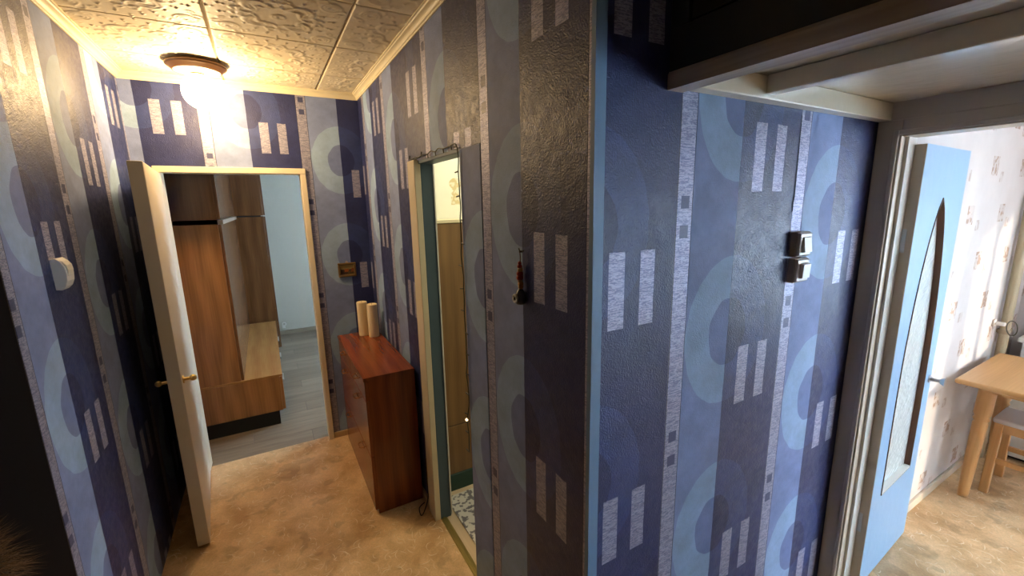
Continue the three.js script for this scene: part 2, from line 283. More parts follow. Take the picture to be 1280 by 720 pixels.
// bathroom shell
const bathPaper = (() => {                                               // pale paper printed with gold urns and topiary
  const blobs = [[0.18, 0.7], [0.62, 0.82], [0.85, 0.3], [0.38, 0.24]];
  return std({ roughness: 0.7, map: tex(512, 512, (u, v, o) => {
    let m = 0; for (const [bx0, by0] of blobs) { const x = u - bx0, y = v - by0; if (Math.abs(x) < 0.11 && Math.abs(y) < 0.15) { const prof = y > 0.02 ? 0.07 * Math.sqrt(Math.max(0, 1 - ((y - 0.075) / 0.06) ** 2)) : y > -0.06 ? 0.02 + 0.028 * Math.abs(Math.sin(y * 50)) : 0.055; if (Math.abs(x) < prof) m = Math.max(m, 0.35 + 0.65 * sstep(0.4, 0.6, fbm(N1, u, v, 40, 40, 2))); } }
    const n = fbm(N2, u, v, 8, 8, 3); o[0] = mix(0.80 + 0.05 * n, 0.60, m * 0.8); o[1] = mix(0.80 + 0.05 * n, 0.47, m * 0.8); o[2] = mix(0.70 + 0.05 * n, 0.19, m * 0.8);
  }, true) });
})();
const ub = (g) => { const p = g.attributes.uv; for (let i = 0; i < p.count; i++) p.setXY(i, p.getX(i) / 0.55, p.getY(i) / 0.55); return g; };
struct('wall_bathroom_far', ub(bx(XR + TR, 2.2, 0, H, -2.7, -2.45)), bathPaper); struct('wall_bathroom_right', ub(bx(2.1, 2.2, 0, H, -2.45, ZB - T - 0.02)), bathPaper); struct('wall_bathroom_near', ub(bx(XR + TR, 2.1, 0, H, ZB - T - 0.02, ZB - T)), bathPaper);
struct('wall_bathroom_lining', [ub(bx(XR + TR, XR + TR + 0.012, 0, H, -2.45, -2.09)), ub(bx(XR + TR, XR + TR + 0.012, 0, H, -1.51, ZB - T - 0.02)), ub(bx(XR + TR, XR + TR + 0.012, 1.97, H, -2.09, -1.51))], bathPaper);
struct('floor_bathroom', bx(XR + 0.02, 2.15, -0.1, 0, -2.5, ZB - T), std({ map: woodTex([0.52, 0.38, 0.24], [0.68, 0.54, 0.37], 6, 3), roughness: 0.4 }));
// bedroom shell; its window is in the right wall
struct('wall_bedroom', [bx(-1.15, 2.5, 0, H + 0.02, -6.75, -6.65), bx(-1.15, -1.05, 0, H + 0.02, -6.65, ZE - T), bx(-1.05, XL, 0, H + 0.02, ZE - T - 0.01, ZE - T), bx(-1.05, -1.0, 0, H + 0.02, ZE - T, ZE), bx(0.285, 2.4, 0, H + 0.02, ZE - T - 0.01, ZE - T), bx(2.4, 2.5, 0, 0.95, -6.65, ZE), bx(2.4, 2.5, 2.1, H + 0.02, -6.65, ZE), bx(2.4, 2.5, 0.95, 2.1, -6.65, -5.2), bx(2.4, 2.5, 0.95, 2.1, -4.0, ZE), bx(XR + T, 2.4, 0, H, ZE - T, ZE)], roomWall);
struct('baseboard_bedroom', bx(-1.05, 2.4, 0, 0.055, -6.65, -6.632, 0.004), painted(0.30, 0.25, 0.18));
// kitchen shell
const kitchenPaper = (() => {                                            // white paper with small square beige prints, in two sizes
  const sq = []; for (let j = 0; j < 4; j++) for (let i = 0; i < 2; i++) { sq.push([(i * 0.5 + (j % 2) * 0.25 + 0.12) % 1, j * 0.25 + 0.125, 0.048]); sq.push([(i * 0.5 + (j % 2) * 0.25 + 0.25) % 1, j * 0.25 + 0.07, 0.028]); }
  return std({ roughness: 0.55, map: tex(512, 512, (u, v, o) => {
    let m = 0; for (const [x, y, s] of sq) { const dx = Math.abs(u - x), dy = Math.abs(v - y); if (dx < s && dy < s) { const n = fbm(N1, u, v, 50, 50, 2); m = Math.max(m, (s > 0.03 ? 0.75 : 0.45) * (0.3 + 0.9 * sstep(0.38, 0.62, n))); } }
    const n = fbm(N2, u, v, 10, 10, 4); o[0] = mix(0.57 + 0.07 * n, 0.32, m); o[1] = mix(0.515 + 0.07 * n, 0.19, m); o[2] = mix(0.49 + 0.07 * n, 0.115, m);
  }, true) });
})();
const uk = (g) => { const p = g.attributes.uv; for (let i = 0; i < p.count; i++) p.setXY(i, p.getX(i) / 1.0, p.getY(i) / 1.0); return g; };
const ZF = -0.76, XW = 4.42, ZKB = 3.9;
struct('wall_kitchen', uk(bx(XK + T, XW + 0.15, 0, H, ZF - 0.1, ZF)), kitchenPaper);
struct('wall_kitchen_inner', [uk(bx(XK + T, XK + T + 0.01, 0, H, 0.04, 0.33)), uk(bx(XK + T, XK + T + 0.01, 2.02, H, ZF, ZKB)), uk(bx(XK, XK + T, 0, H, ZBACK, ZKB)), uk(bx(XK, XW + 0.15, 0, H, ZKB, ZKB + 0.1))], kitchenPaper);
const WIN = [[0.5, 2.1], [2.3, 3.75]], WY = [0.85, 2.25], WY2 = [0.12, 2.35];
struct('wall_window_side', [[0, H, ZF, WIN[0][0]], [0, WY[0], WIN[0][0], WIN[0][1]], [WY[1], H, WIN[0][0], WIN[0][1]], [0, H, WIN[0][1], WIN[1][0]], [0, WY2[0], WIN[1][0], WIN[1][1]], [WY2[1], H, WIN[1][0], WIN[1][1]], [0, H, WIN[1][1], ZKB]].map(([y0, y1, z0, z1]) => uk(bx(XW, XW + 0.15, y0, y1, z0, z1))), kitchenPaper);
function windowUnit(n, x, z0, z1, y0, y1) {
  const w = structGroup('window_' + n), f = 0.05, X0 = x + 0.05, X1 = x + 0.11, zm = (z0 + z1) / 2;
  part('window_frame', [bx(X0, X1, y0, y0 + f, z0, z1), bx(X0, X1, y1 - f, y1, z0, z1), bx(X0, X1, y0 + f, y1 - f, z0, z0 + f), bx(X0, X1, y0 + f, y1 - f, z1 - f, z1), bx(X0, X1, y0 + f, y1 - f, zm - f / 2, zm + f / 2)], frameWhite, w);
  for (const [a, b] of [[z0 + f, zm - f / 2], [zm + f / 2, z1 - f]]) { const g = new THREE.PlaneGeometry(b - a, y1 - y0 - 2 * f); g.rotateY(-Math.PI / 2); g.translate(x + 0.08, (y0 + y1) / 2, (a + b) / 2); part('pane', g, clearGlass, w); }
}
windowUnit(1, XW, WIN[0][0], WIN[0][1], WY[0], WY[1]); windowUnit(2, XW, WIN[1][0], WIN[1][1], WY2[0], WY2[1]); windowUnit(3, 2.4, -5.2, -4.0, 0.95, 2.1);
struct('baseboard_kitchen', bx(XK + T + 0.03, XW, 0, 0.05, ZF, ZF + 0.014, 0.003), painted(0.66, 0.55, 0.42));
struct('baseboard_end', bx(0.286, XR, 0, 0.045, ZE, ZE + 0.014, 0.003), paleTrimWood);
struct('baseboard_right', bx(XR - 0.014, XR, 0, 0.045, ZE + 0.014, -2.158, 0.003), paleTrimWood);

// ---------------------------------------------------------------- door_1: bedroom doorway, cream casing, leaf swung into the hall
const door1 = structGroup('door_1');
part('casing', [bx(0.25, 0.285, 0, 1.99, ZE - T, ZE + 0.018, 0.004), bx(-0.53, -0.497, 0, 1.99, ZE - T, ZE + 0.018, 0.004), bx(-0.53, 0.285, 1.956, 1.993, ZE - T, ZE + 0.02, 0.004)], creamPaint, door1);
const leaf1 = new THREE.Group(); leaf1.name = 'door_leaf'; leaf1.position.set(-0.497, 0, ZE + 0.02); leaf1.rotation.y = -Math.PI / 2 + 0.082 + Math.PI / 2 * 2; door1.add(leaf1);
// leaf local: x runs from the hinge to the free edge; +z side faces the left wall
leaf1.rotation.y = -(Math.PI / 2 - 0.083);
part('panel', bx(0, 0.78, 0.012, 1.95, 0, 0.055, 0.004), doorPaint, leaf1);
part('handle', [new THREE.CylinderGeometry(0.008, 0.008, 0.04, 14).rotateX(Math.PI / 2).translate(0.715, 0.905, -0.025), new THREE.SphereGeometry(0.016, 18, 12).translate(0.715, 0.905, -0.042), new THREE.CylinderGeometry(0.008, 0.008, 0.035, 14).rotateX(Math.PI / 2).translate(0.715, 0.905, 0.078), new THREE.SphereGeometry(0.015, 18, 12).translate(0.715, 0.905, 0.095), new THREE.CylinderGeometry(0.02, 0.02, 0.005, 18).rotateX(Math.PI / 2).translate(0.715, 0.905, -0.003)], brass, leaf1);

// door_2: bathroom doorway without its leaf
const door2 = structGroup('door_2');
part('casing', bx(XR - 0.02, XR + 0.012, 0, 1.945, -2.158, -2.05, 0.004), creamPaint, door2);
part('jamb', [bx(XR + 0.012, XR + TR + 0.015, 0, 1.95, -2.1, -2.05, 0.003), bx(XR + 0.002, XR + TR + 0.015, 1.925, 1.97, -2.05, -1.552, 0.003), bx(XR + 0.006, XR + TR + 0.015, 0, 1.925, -1.553, -1.52, 0.003)], jambBlue, door2);
part('edge_strip', bx(XR + TR + 0.012, XR + TR + 0.018, 0.02, 1.925, -2.049, -2.04), whiteWall, door2);
struct('trim_5', [extrude([[0, 0], [0.036, 0], [0.033, 0.004], [0.024, 0.0055], [0.021, 0.008], [0.015, 0.008], [0.012, 0.0055], [0.003, 0.004]], 0.51).translate(XR + 0.012, 0, -2.055)], plain(0.55, 0.45, 0.16, 0.32, { metalness: 0.9 }));

// door_3: kitchen doorway, grey painted frame; blue leaf swung into the kitchen, with a lancet pane of pebbled glass
const door3 = structGroup('door_3');
part('frame', [bx(XK - 0.006, XK + T, 0, 2.0, ZB + 0.001, -0.705, 0.004), bx(XK - 0.006, XK + T, 1.94, 2.0, -0.705, 0.04, 0.004), bx(XK - 0.006, XK + T, 0, 1.94, -0.03, 0.04, 0.004)], frameGrey, door3);
part('bead', [bx(XK - 0.014, XK - 0.004, 0, 1.962, -0.728, -0.712, 0.004), bx(XK - 0.014, XK - 0.004, 1.946, 1.962, -0.712, 0.0, 0.004)], painted(0.7, 0.61, 0.5, 0.35), door3);
part('stop', [bx(XK + 0.03, XK + T, 0.0, 1.94, -0.706, -0.694, 0.002)], frameWhite, door3);
const leaf3 = new THREE.Group(); leaf3.name = 'door_leaf'; leaf3.position.set(2.125, 0, -0.658); leaf3.rotation.y = 0.057; door3.add(leaf3);
const LWd = 0.585, lancet = (k) => { const a = [], w = 0.185 - k, y0 = 0.43 + k, ys = 0.85, yt = 1.72 - 1.6 * k, c = 0.292; a.push([c - w, y0], [c + w, y0]); for (let i = 0; i <= 20; i++) { const t = i / 20; a.push([c + w * Math.pow(1 - Math.pow(t, 2.2), 0.72), ys + (yt - ys) * t]); } for (let i = 19; i >= 0; i--) { const t = i / 20; a.push([c - w * Math.pow(1 - Math.pow(t, 2.2), 0.72), ys + (yt - ys) * t]); } return a; };
{
  const s = new THREE.Shape([[0, 0.012], [LWd, 0.012], [LWd, 1.915], [0, 1.915]].map((p) => new THREE.Vector2(...p)));
  s.holes.push(new THREE.Path(lancet(0).reverse().map((p) => new THREE.Vector2(...p))));
  part('panel', uvBox(new THREE.ExtrudeGeometry(s, { depth: 0.042, bevelEnabled: false }).translate(0, 0, -0.044)), leafBlue, leaf3);
  const rim = new THREE.Shape(lancet(0.0005).map((p) => new THREE.Vector2(...p))); rim.holes.push(new THREE.Path(lancet(0.004).reverse().map((p) => new THREE.Vector2(...p))));
  part('glazing_rim', uvBox(new THREE.ExtrudeGeometry(rim, { depth: 0.044, bevelEnabled: false }).translate(0, 0, -0.043)), bareWood, leaf3);
  part('glazing_sill', bx(0.113, 0.471, 0.43, 0.442, -0.042, 0.001, 0.002), frameWhite, leaf3);
  const gl = new THREE.ShapeGeometry(new THREE.Shape(lancet(0.004).map((p) => new THREE.Vector2(...p)))); gl.translate(0, 0, -0.022); part('pane', gl, pebbleGlass, leaf3);
  part('edge', bx(-0.003, 0.0, 0.012, 1.915, -0.0438, -0.0025, 0.001), rawEdge, leaf3);
  for (const y of [1.56, 0.33]) part('hinge', [cyl(-0.008, y - 0.045, y + 0.045, -0.048, 0.006, 0.006, 10), bx(-0.005, -0.002, y - 0.045, y + 0.045, -0.046, -0.022)], steel, leaf3);
  part('handle', [new THREE.CylinderGeometry(0.008, 0.012, 0.04, 14).rotateX(Math.PI / 2).translate(0.553, 0.87, 0.018), new THREE.CylinderGeometry(0.022, 0.011, 0.018, 18).rotateX(Math.PI / 2).translate(0.553, 0.87, 0.045), new THREE.CylinderGeometry(0.019, 0.019, 0.004, 18).rotateX(Math.PI / 2).translate(0.553, 0.87, 0)], steel, leaf3);
}
const door4 = structGroup('door_4');                                     // open doorway nearer the camera, outside the frame: daylight on the left wall comes through it
part('frame', [bx(XK - 0.006, XK + T, 0, 2.0, 0.33, 0.38), bx(XK - 0.006, XK + T, 1.95, 2.0, 0.38, 1.15), bx(XK - 0.006, XK + T, 0, 2.0, 1.15, 1.2)], frameGrey, door4);

// ---------------------------------------------------------------- storage loft over the passage
const loft = thing('storage_loft', 'dark painted storage loft with cream battened underside hung above the passage to the kitchen', 'storage loft', [0.89, 1.99, ZB]);
const LX = 0.892, LZ1 = 0.55;
part('edge_board', extrude([[0, 0], [0.055, 0], [0.055, 0.045], [0.006, 0.045], [0, 0.034]], LZ1 - ZB).translate(LX, 1.995, ZB), std({ map: woodTex([0.24, 0.18, 0.13], [0.62, 0.52, 0.40], 20, 9), roughness: 0.4 }), loft);
part('bottom_rail', bx(LX + 0.002, LX + 0.03, 2.036, 2.13, ZB, LZ1, 0.003), loftDark, loft);
part('stile', bx(LX + 0.002, LX + 0.03, 2.13, H, ZB, ZB + 0.05, 0.003), loftDark, loft); part('stile', bx(LX + 0.002, LX + 0.03, 2.13, H, -0.16, -0.11, 0.003), loftDark, loft);
for (const [a, b] of [[ZB + 0.054, -0.452], [-0.446, -0.164], [-0.106, 0.2]]) { const d = part('door', [bx(LX + 0.008, LX + 0.026, 2.135, 2.44, a, b, 0.003), bx(LX + 0.003, LX + 0.01, 2.165, 2.41, a + 0.03, b - 0.03, 0.003)], loftDark, loft); part('knob', new THREE.SphereGeometry(0.011, 14, 10).translate(LX - 0.006, 2.28, b - 0.016), steel, d); }
part('top_rail', bx(LX + 0.004, LX + 0.03, 2.44, H - 0.002, ZB, LZ1, 0.003), loftDark, loft);
part('underside', bx(LX + 0.03, XK, 2.062, 2.08, ZB, LZ1), loftCream, loft);
part('ledger', bx(LX + 0.056, XK - 0.002, 2.0, 2.061, ZB, ZB + 0.04, 0.004), loftCream, loft);
part('batten', bx(1.235, 1.275, 2.012, 2.061, ZB + 0.0405, LZ1, 0.004), loftCream, loft);

// ---------------------------------------------------------------- hall lamp
const lamp = thing('ceiling_lamp', 'ceiling lamp with brown and cream round base and glowing white glass globe', 'lamp', [-0.215, H, -2.955]);
const Lx = -0.215, Lz = -2.955;
part('base', lathe([[0.0, -0.012], [0.136, -0.012], [0.138, -0.022], [0.130, -0.030], [0.120, -0.034], [0.112, -0.046], [0.104, -0.048]], Lx, H, Lz, 56), plain(0.085, 0.043, 0.02, 0.3), lamp);
part('plate', lathe([[0.106, -0.046], [0.090, -0.050], [0.050, -0.054], [0.0, -0.055]], Lx, H, Lz, 48), plain(0.74, 0.68, 0.55, 0.4), lamp);
part('socket', lathe([[0.0, -0.053], [0.034, -0.055], [0.030, -0.063], [0.018, -0.072], [0.016, -0.082], [0, -0.082]], Lx, H, Lz, 32), plain(0.14, 0.06, 0.025, 0.35), lamp);
part('globe', new THREE.SphereGeometry(0.084, 48, 32).scale(1, 1.06, 1).translate(Lx, H - 0.146, Lz), std({ color: lin(0.9, 0.86, 0.78), roughness: 0.3, emissive: lin(1, 0.86, 0.58), emissiveIntensity: 5 }), lamp);
const bulb = new THREE.PointLight(LAMP.color, LAMP.power, 0, 2); bulb.position.set(0, -0.188, 0); bulb.castShadow = true; bulb.shadow.radius = 2.5; bulb.shadow.bias = -0.002; bulb.name = 'bulb_light'; lamp.add(bulb);
// bathroom lamp, outside the frame
const lampB = thing('ceiling_lamp', 'small white globe lamp on the bathroom ceiling', 'lamp', [1.5, H, -1.93]);
part('base', lathe([[0, 0], [0.06, 0], [0.06, -0.02], [0.03, -0.03], [0.03, -0.06], [0, -0.06]], 1.5, H, -1.93), whitePlastic, lampB);
part('globe', new THREE.SphereGeometry(0.075, 32, 24).translate(1.5, H - 0.13, -1.93), std({ color: lin(0.9, 0.9, 0.85), roughness: 0.3, emissive: lin(1, 0.92, 0.7), emissiveIntensity: 5 }), lampB);
const bulbB = new THREE.PointLight(BATH.color, BATH.power, 0, 2); bulbB.position.set(0, -0.13, 0); bulbB.castShadow = true; bulbB.shadow.radius = 3.5; bulbB.name = 'bath_bulb_light'; lampB.add(bulbB);

// ---------------------------------------------------------------- shoe cabinet with candles
const chest = thing('shoe_cabinet', 'red-brown lacquered shoe cabinet with brass pulls standing against the striped wall', 'cabinet', [0.515, 0, -2.74]);
const C = { x0: 0.372, x1: 0.648, y: 0.83, z0: -3.2, z1: -2.28 };
part('top', bx(C.x0 - 0.006, C.x1, C.y - 0.022, C.y, C.z0, C.z1 + 0.004, 0.003, 'z'), chestWood, chest);
part('side_panel', bx(C.x0 + 0.018, C.x1, 0.0, C.y - 0.022, C.z1 - 0.018, C.z1, 0.002), chestWood, chest); part('side_panel', bx(C.x0 + 0.018, C.x1, 0.0, C.y - 0.022, C.z0, C.z0 + 0.018, 0.002), chestWood, chest);
part('back_panel', bx(C.x1 - 0.008, C.x1, 0.02, C.y - 0.022, C.z0 + 0.018, C.z1 - 0.018), chestWood, chest);
part('plinth', bx(C.x0 + 0.03, C.x1 - 0.01, 0, 0.05, C.z0 + 0.019, C.z1 - 0.019), chestWood, chest);
const zmid = (C.z0 + C.z1) / 2;
const pull = (y, z, parent) => part('handle', [tube([[C.x0, y, z - 0.035], [C.x0 - 0.018, y - 0.002, z - 0.03], [C.x0 - 0.021, y - 0.004, z], [C.x0 - 0.018, y - 0.002, z + 0.03], [C.x0, y, z + 0.035]], 0.0035, 24), bx(C.x0 - 0.002, C.x0, y - 0.008, y + 0.008, z - 0.042, z + 0.042, 0.001)], oldBrass, parent);
for (const [a, b] of [[C.z0, zmid - 0.002], [zmid + 0.002, C.z1]]) { const d = part('drawer', bx(C.x0, C.x0 + 0.018, 0.695, C.y - 0.026, a, b, 0.002, 'z'), chestWood, chest); pull(0.765, (a + b) / 2, d); }
for (const [y0, y1, hy] of [[0.362, 0.691, 0.63], [0.03, 0.358, 0.31]]) { const d = part('flap', bx(C.x0, C.x0 + 0.018, y0, y1, C.z0, C.z1, 0.002, 'z'), chestWood, chest); pull(hy, zmid + 0.2, d); pull(hy, zmid - 0.25, d); }
for (const [x, z, h, lab] of [[0.538, -3.105, 0.245, 'cream pillar candle, the farther of two, on the shoe cabinet by the corner'], [0.592, -3.035, 0.235, 'cream pillar candle, the nearer of two, on the shoe cabinet by the striped wall']]) {
  const c = thing('pillar_candle', lab, 'candle', [x, C.y, z], 'cream candles on the shoe cabinet');
  part('wax', lathe([[0, 0], [0.034, 0], [0.036, 0.003], [0.036, h - 0.006], [0.033, h - 0.001], [0.030, h], [0.026, h - 0.006], [0, h - 0.008]], x, C.y, z, 36), plain(0.84, 0.70, 0.46, 0.5), c);
  part('wick', cyl(x, C.y + h - 0.008, C.y + h + 0.008, z, 0.0012, 0.001, 6), black, c);
}
part('cable', tube([[0.655, 0.30, -2.2], [0.654, 0.05, -2.2], [0.63, 0.006, -2.18], [0.59, 0.006, -2.13], [0.60, 0.006, -2.2], [0.64, 0.006, -2.23]], 0.003, 50), black, scene, { label: 'thin black cable lying on the floor between shoe cabinet and door casing', category: 'cable' });

// ---------------------------------------------------------------- small things on the hall walls
const pic = thing('framed_picture', 'tiny landscape picture in a gilt frame hung on the end wall', 'picture', [0.492, 1.283, ZE]);
{
  const x0 = 0.430, x1 = 0.554, y0 = 1.232, y1 = 1.335, w = 0.016, z = ZE;
  part('frame', [bx(x0, x1, y0, y0 + w, z + 0.001, z + 0.016, 0.004), bx(x0, x1, y1 - w, y1, z + 0.001, z + 0.016, 0.004), bx(x0, x0 + w, y0 + w, y1 - w, z + 0.001, z + 0.016, 0.004), bx(x1 - w, x1, y0 + w, y1 - w, z + 0.001, z + 0.016, 0.004)], plain(0.20, 0.125, 0.045, 0.45, { metalness: 0.4 }), pic);
  const g = new THREE.PlaneGeometry(x1 - x0 - 2 * w, y1 - y0 - 2 * w); g.translate((x0 + x1) / 2, (y0 + y1) / 2, z + 0.006);
  part('canvas', g, std({ roughness: 0.6, map: tex(128, 96, (u, v, o) => {
    const n = fbm(N1, u, v, 6, 5, 4), m = fbm(N2, u, v, 12, 10, 3); let c = v > 0.55 + 0.08 * (n - 0.5) ? [0.46 + 0.2 * n, 0.34 + 0.15 * n, 0.14] : [0.18 * m, 0.09 * m, 0.03];
    if (v < 0.58 && v > 0.28 && Math.abs(u - 0.45) < 0.1 + 0.1 * m) c = [0.48, 0.13, 0.02]; if (v < 0.62 && v > 0.25 && u > 0.78 && m > 0.4) c = [0.42, 0.1, 0.02]; if (v < 0.35 && u > 0.55 && n > 0.5) c = [0.14, 0.11, 0.03];
    o[0] = c[0] * 0.6; o[1] = c[1] * 0.6; o[2] = c[2] * 0.6;
  }, true) }), pic);
  part('hanger', new THREE.TorusGeometry(0.006, 0.0014, 8, 16).translate(0.492, y1 + 0.005, z + 0.006), brass, pic);
}
const chime = thing('door_chime', 'white plastic box with curved cover fixed on the left striped wall', 'wall box', [XL, 1.53, -2.005]);
{
  const prof = [[0, 0], [0.012, -0.002], [0.022, 0.008], [0.029, 0.026], [0.031, 0.05], [0.029, 0.072], [0.022, 0.090], [0.012, 0.1], [0, 0.098]].map(([a, b]) => [a, b]);
  part('body', extrude(prof, 0.062, 0.002).translate(XL + 0.001, 1.482, -2.026), whitePlastic, chime);
  part('cover', extrude(prof.map(([a, b]) => [a * 1.07, 0.03 + b * 0.72]), 0.046, 0.002).translate(XL + 0.002, 1.478, -2.018), plain(0.80, 0.77, 0.70, 0.3), chime);
}
for (const [y0, lab, up] of [[1.537, 'ivory rocker light switch on the blue wall, the upper of two', 1], [1.450, 'ivory rocker light switch on the blue wall, the lower of two', 0]]) {
  const x0 = 1.512, x1 = 1.592, s = thing('light_switch', lab, 'switch', [1.552, y0 + 0.04, ZB], 'light switches on the blue wall');
  part('base', bx(x0, x1, y0, y0 + 0.083, ZB, ZB + 0.022, 0.004), plain(0.40, 0.36, 0.31, 0.4), s);
  part('face', bx(x0 + 0.004, x1 - 0.004, y0 + 0.004, y0 + 0.079, ZB + 0.02, ZB + 0.030, 0.004), plain(0.62, 0.6, 0.56, 0.35), s);
  const g = extrude([[0, 0], [0.010, 0.002], [up ? 0.004 : 0.012, up ? 0.048 : 0.046], [0, 0.05]], 0.042, 0.0015); g.rotateY(-Math.PI / 2); g.translate(x0 + 0.062, y0 + 0.016, ZB + 0.029); part('rocker', g, plain(0.74, 0.72, 0.68, 0.3), s);
}
part('wallpaper_tear', new THREE.ShapeGeometry(new THREE.Shape([[0, 0], [0.008, 0.004], [0.007, 0.03], [0.011, 0.05], [0.006, 0.3], [0.002, 0.3], [0.003, 0.06], [-0.003, 0.028]].map((p) => new THREE.Vector2(...p)))).translate(1.5, 1.685, ZB + 0.0008), plain(0.012, 0.016, 0.03, 0.9), scene, { label: 'dark open wallpaper seam running up above the two light switches', category: 'seam' });
const charm = thing('hanging_charm', 'red and orange beaded charm with a white eye disc hung on the wall', 'charm', [XR, 1.52, -1.095]);
{
  const x = XR - 0.014, z = -1.095;
  part('hook', [cyl(x + 0.004, 1.588, 1.592, z, 0.006, 0.006, 12), tube([[XR, 1.592, z], [x, 1.593, z], [x - 0.003, 1.601, z]], 0.0018, 12)], black, charm);
  part('cord', tube([[x, 1.592, z], [x, 1.57, z + 0.002], [x, 1.55, z], [x, 1.49, z]], 0.0016, 20), plain(0.10, 0.02, 0.015), charm);
  for (const [y, r, c] of [[1.556, 0.006, 0], [1.546, 0.008, 0], [1.536, 0.0085, 1], [1.524, 0.0105, 0], [1.512, 0.011, 0], [1.502, 0.008, 1], [1.493, 0.009, 2], [1.484, 0.008, 2]]) part('bead', new THREE.SphereGeometry(r, 16, 12).translate(x, y, z + (c - 1) * 0.002), [plain(0.36, 0.03, 0.02, 0.35), plain(0.5, 0.26, 0.1, 0.4), plain(0.52, 0.2, 0.03, 0.35)][c], charm);
  part('pendant', lathe([[0, -0.026], [0.013, -0.024], [0.020, -0.012], [0.019, 0.002], [0.011, 0.016], [0.004, 0.026], [0, 0.028]], x, 1.455, z, 24), plain(0.012, 0.012, 0.014, 0.3), charm);
  const e = part('eye_disc', new THREE.TorusGeometry(0.0105, 0.0042, 10, 24).rotateY(-Math.PI / 2).translate(x - 0.019, 1.450, z + 0.0), plain(0.7, 0.7, 0.68, 0.35), charm); part('pupil', new THREE.SphereGeometry(0.004, 12, 8).translate(x - 0.02, 1.450, z), black, e);
}
// string of fairy lights stapled round the bathroom doorway
const fairy = thing('fairy_lights', 'dark wire of fairy lights stapled round the bathroom doorway', 'string lights', [XR, 1.9, -1.55]);
{
  const pts = [], spots = []; const x = XR - 0.006;
  for (let z = -2.15; z < -1.56; z += 0.045) { pts.push([x - 0.004 * rnd(), 1.955 + rr(-0.004, 0.006), z]); }
  for (let y = 1.945; y > 0.66; y -= 0.045) pts.push([x - 0.004 * rnd(), y, -1.547 + rr(-0.006, 0.006) + (y < 0.86 ? -0.01 : 0)]);
  part('wire', tube(pts, 0.0024, 400, false, 6), plain(0.02, 0.03, 0.02, 0.5), fairy);
  pts.forEach((p, i) => { if (i % 2) return; const a = i < 13 ? [0, 0.016 * (rnd() > 0.4 ? 1 : -1), 0.006] : [-0.002, rr(-0.006, 0.006), 0.026 * (rnd() > 0.7 ? 1 : -1)];
    const b = part('bulb', tube([p, [p[0] + a[0] * 0.5, p[1] + a[1] * 0.5, p[2] + a[2] * 0.5], [p[0] + a[0], p[1] + a[1], p[2] + a[2]]], 0.0028, 8, false, 6), plain(0.015, 0.015, 0.012, 0.4), fairy); spots.push(b); });
  part('lit_bulb', new THREE.SphereGeometry(0.006, 14, 10).translate(XR - 0.012, 0.836, -1.562), std({ color: lin(0.9, 0.8, 0.6), emissive: lin(1, 0.75, 0.4), emissiveIntensity: 2 }), fairy);
}

// ---------------------------------------------------------------- dark niche at the left edge: entrance door behind, a long coat with a fur piece
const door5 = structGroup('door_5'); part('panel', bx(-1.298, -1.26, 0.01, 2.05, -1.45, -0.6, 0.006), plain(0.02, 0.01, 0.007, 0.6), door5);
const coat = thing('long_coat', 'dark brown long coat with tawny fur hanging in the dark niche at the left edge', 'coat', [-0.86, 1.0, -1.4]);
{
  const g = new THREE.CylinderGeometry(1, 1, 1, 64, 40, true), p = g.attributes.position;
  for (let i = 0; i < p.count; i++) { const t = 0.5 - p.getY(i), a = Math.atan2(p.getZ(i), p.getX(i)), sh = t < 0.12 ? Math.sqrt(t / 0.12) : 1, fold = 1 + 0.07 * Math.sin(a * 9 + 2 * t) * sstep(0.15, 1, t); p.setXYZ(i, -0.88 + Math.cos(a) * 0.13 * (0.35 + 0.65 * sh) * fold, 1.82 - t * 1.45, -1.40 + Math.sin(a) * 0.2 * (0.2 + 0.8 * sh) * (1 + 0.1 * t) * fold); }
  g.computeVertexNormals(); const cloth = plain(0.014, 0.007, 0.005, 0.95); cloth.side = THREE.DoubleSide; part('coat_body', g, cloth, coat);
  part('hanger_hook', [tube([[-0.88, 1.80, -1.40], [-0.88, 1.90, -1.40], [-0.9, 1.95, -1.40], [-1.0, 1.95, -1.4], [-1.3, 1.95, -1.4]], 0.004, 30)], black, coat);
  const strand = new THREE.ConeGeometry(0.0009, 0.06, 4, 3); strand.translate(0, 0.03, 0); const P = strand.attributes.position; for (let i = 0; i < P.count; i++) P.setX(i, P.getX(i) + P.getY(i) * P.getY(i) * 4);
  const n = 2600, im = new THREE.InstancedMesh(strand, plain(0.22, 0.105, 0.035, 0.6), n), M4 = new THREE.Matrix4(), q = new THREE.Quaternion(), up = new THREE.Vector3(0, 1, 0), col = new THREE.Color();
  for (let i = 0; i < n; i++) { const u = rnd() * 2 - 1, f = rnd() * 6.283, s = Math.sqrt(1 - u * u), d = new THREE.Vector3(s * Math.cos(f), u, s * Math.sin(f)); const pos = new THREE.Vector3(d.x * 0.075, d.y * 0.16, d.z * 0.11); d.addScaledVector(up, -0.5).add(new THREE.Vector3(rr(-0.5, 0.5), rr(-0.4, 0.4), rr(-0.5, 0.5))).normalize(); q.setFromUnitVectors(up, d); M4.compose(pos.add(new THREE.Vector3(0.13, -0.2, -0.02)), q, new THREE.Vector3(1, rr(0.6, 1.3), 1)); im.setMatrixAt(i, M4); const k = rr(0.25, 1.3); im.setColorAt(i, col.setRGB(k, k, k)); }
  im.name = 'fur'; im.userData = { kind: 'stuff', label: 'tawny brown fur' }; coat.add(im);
  part('fur_backing', new THREE.SphereGeometry(1, 24, 16).scale(0.07, 0.155, 0.105).translate(-0.73, 0.8, -1.42), plain(0.05, 0.025, 0.01, 0.9), coat);
}

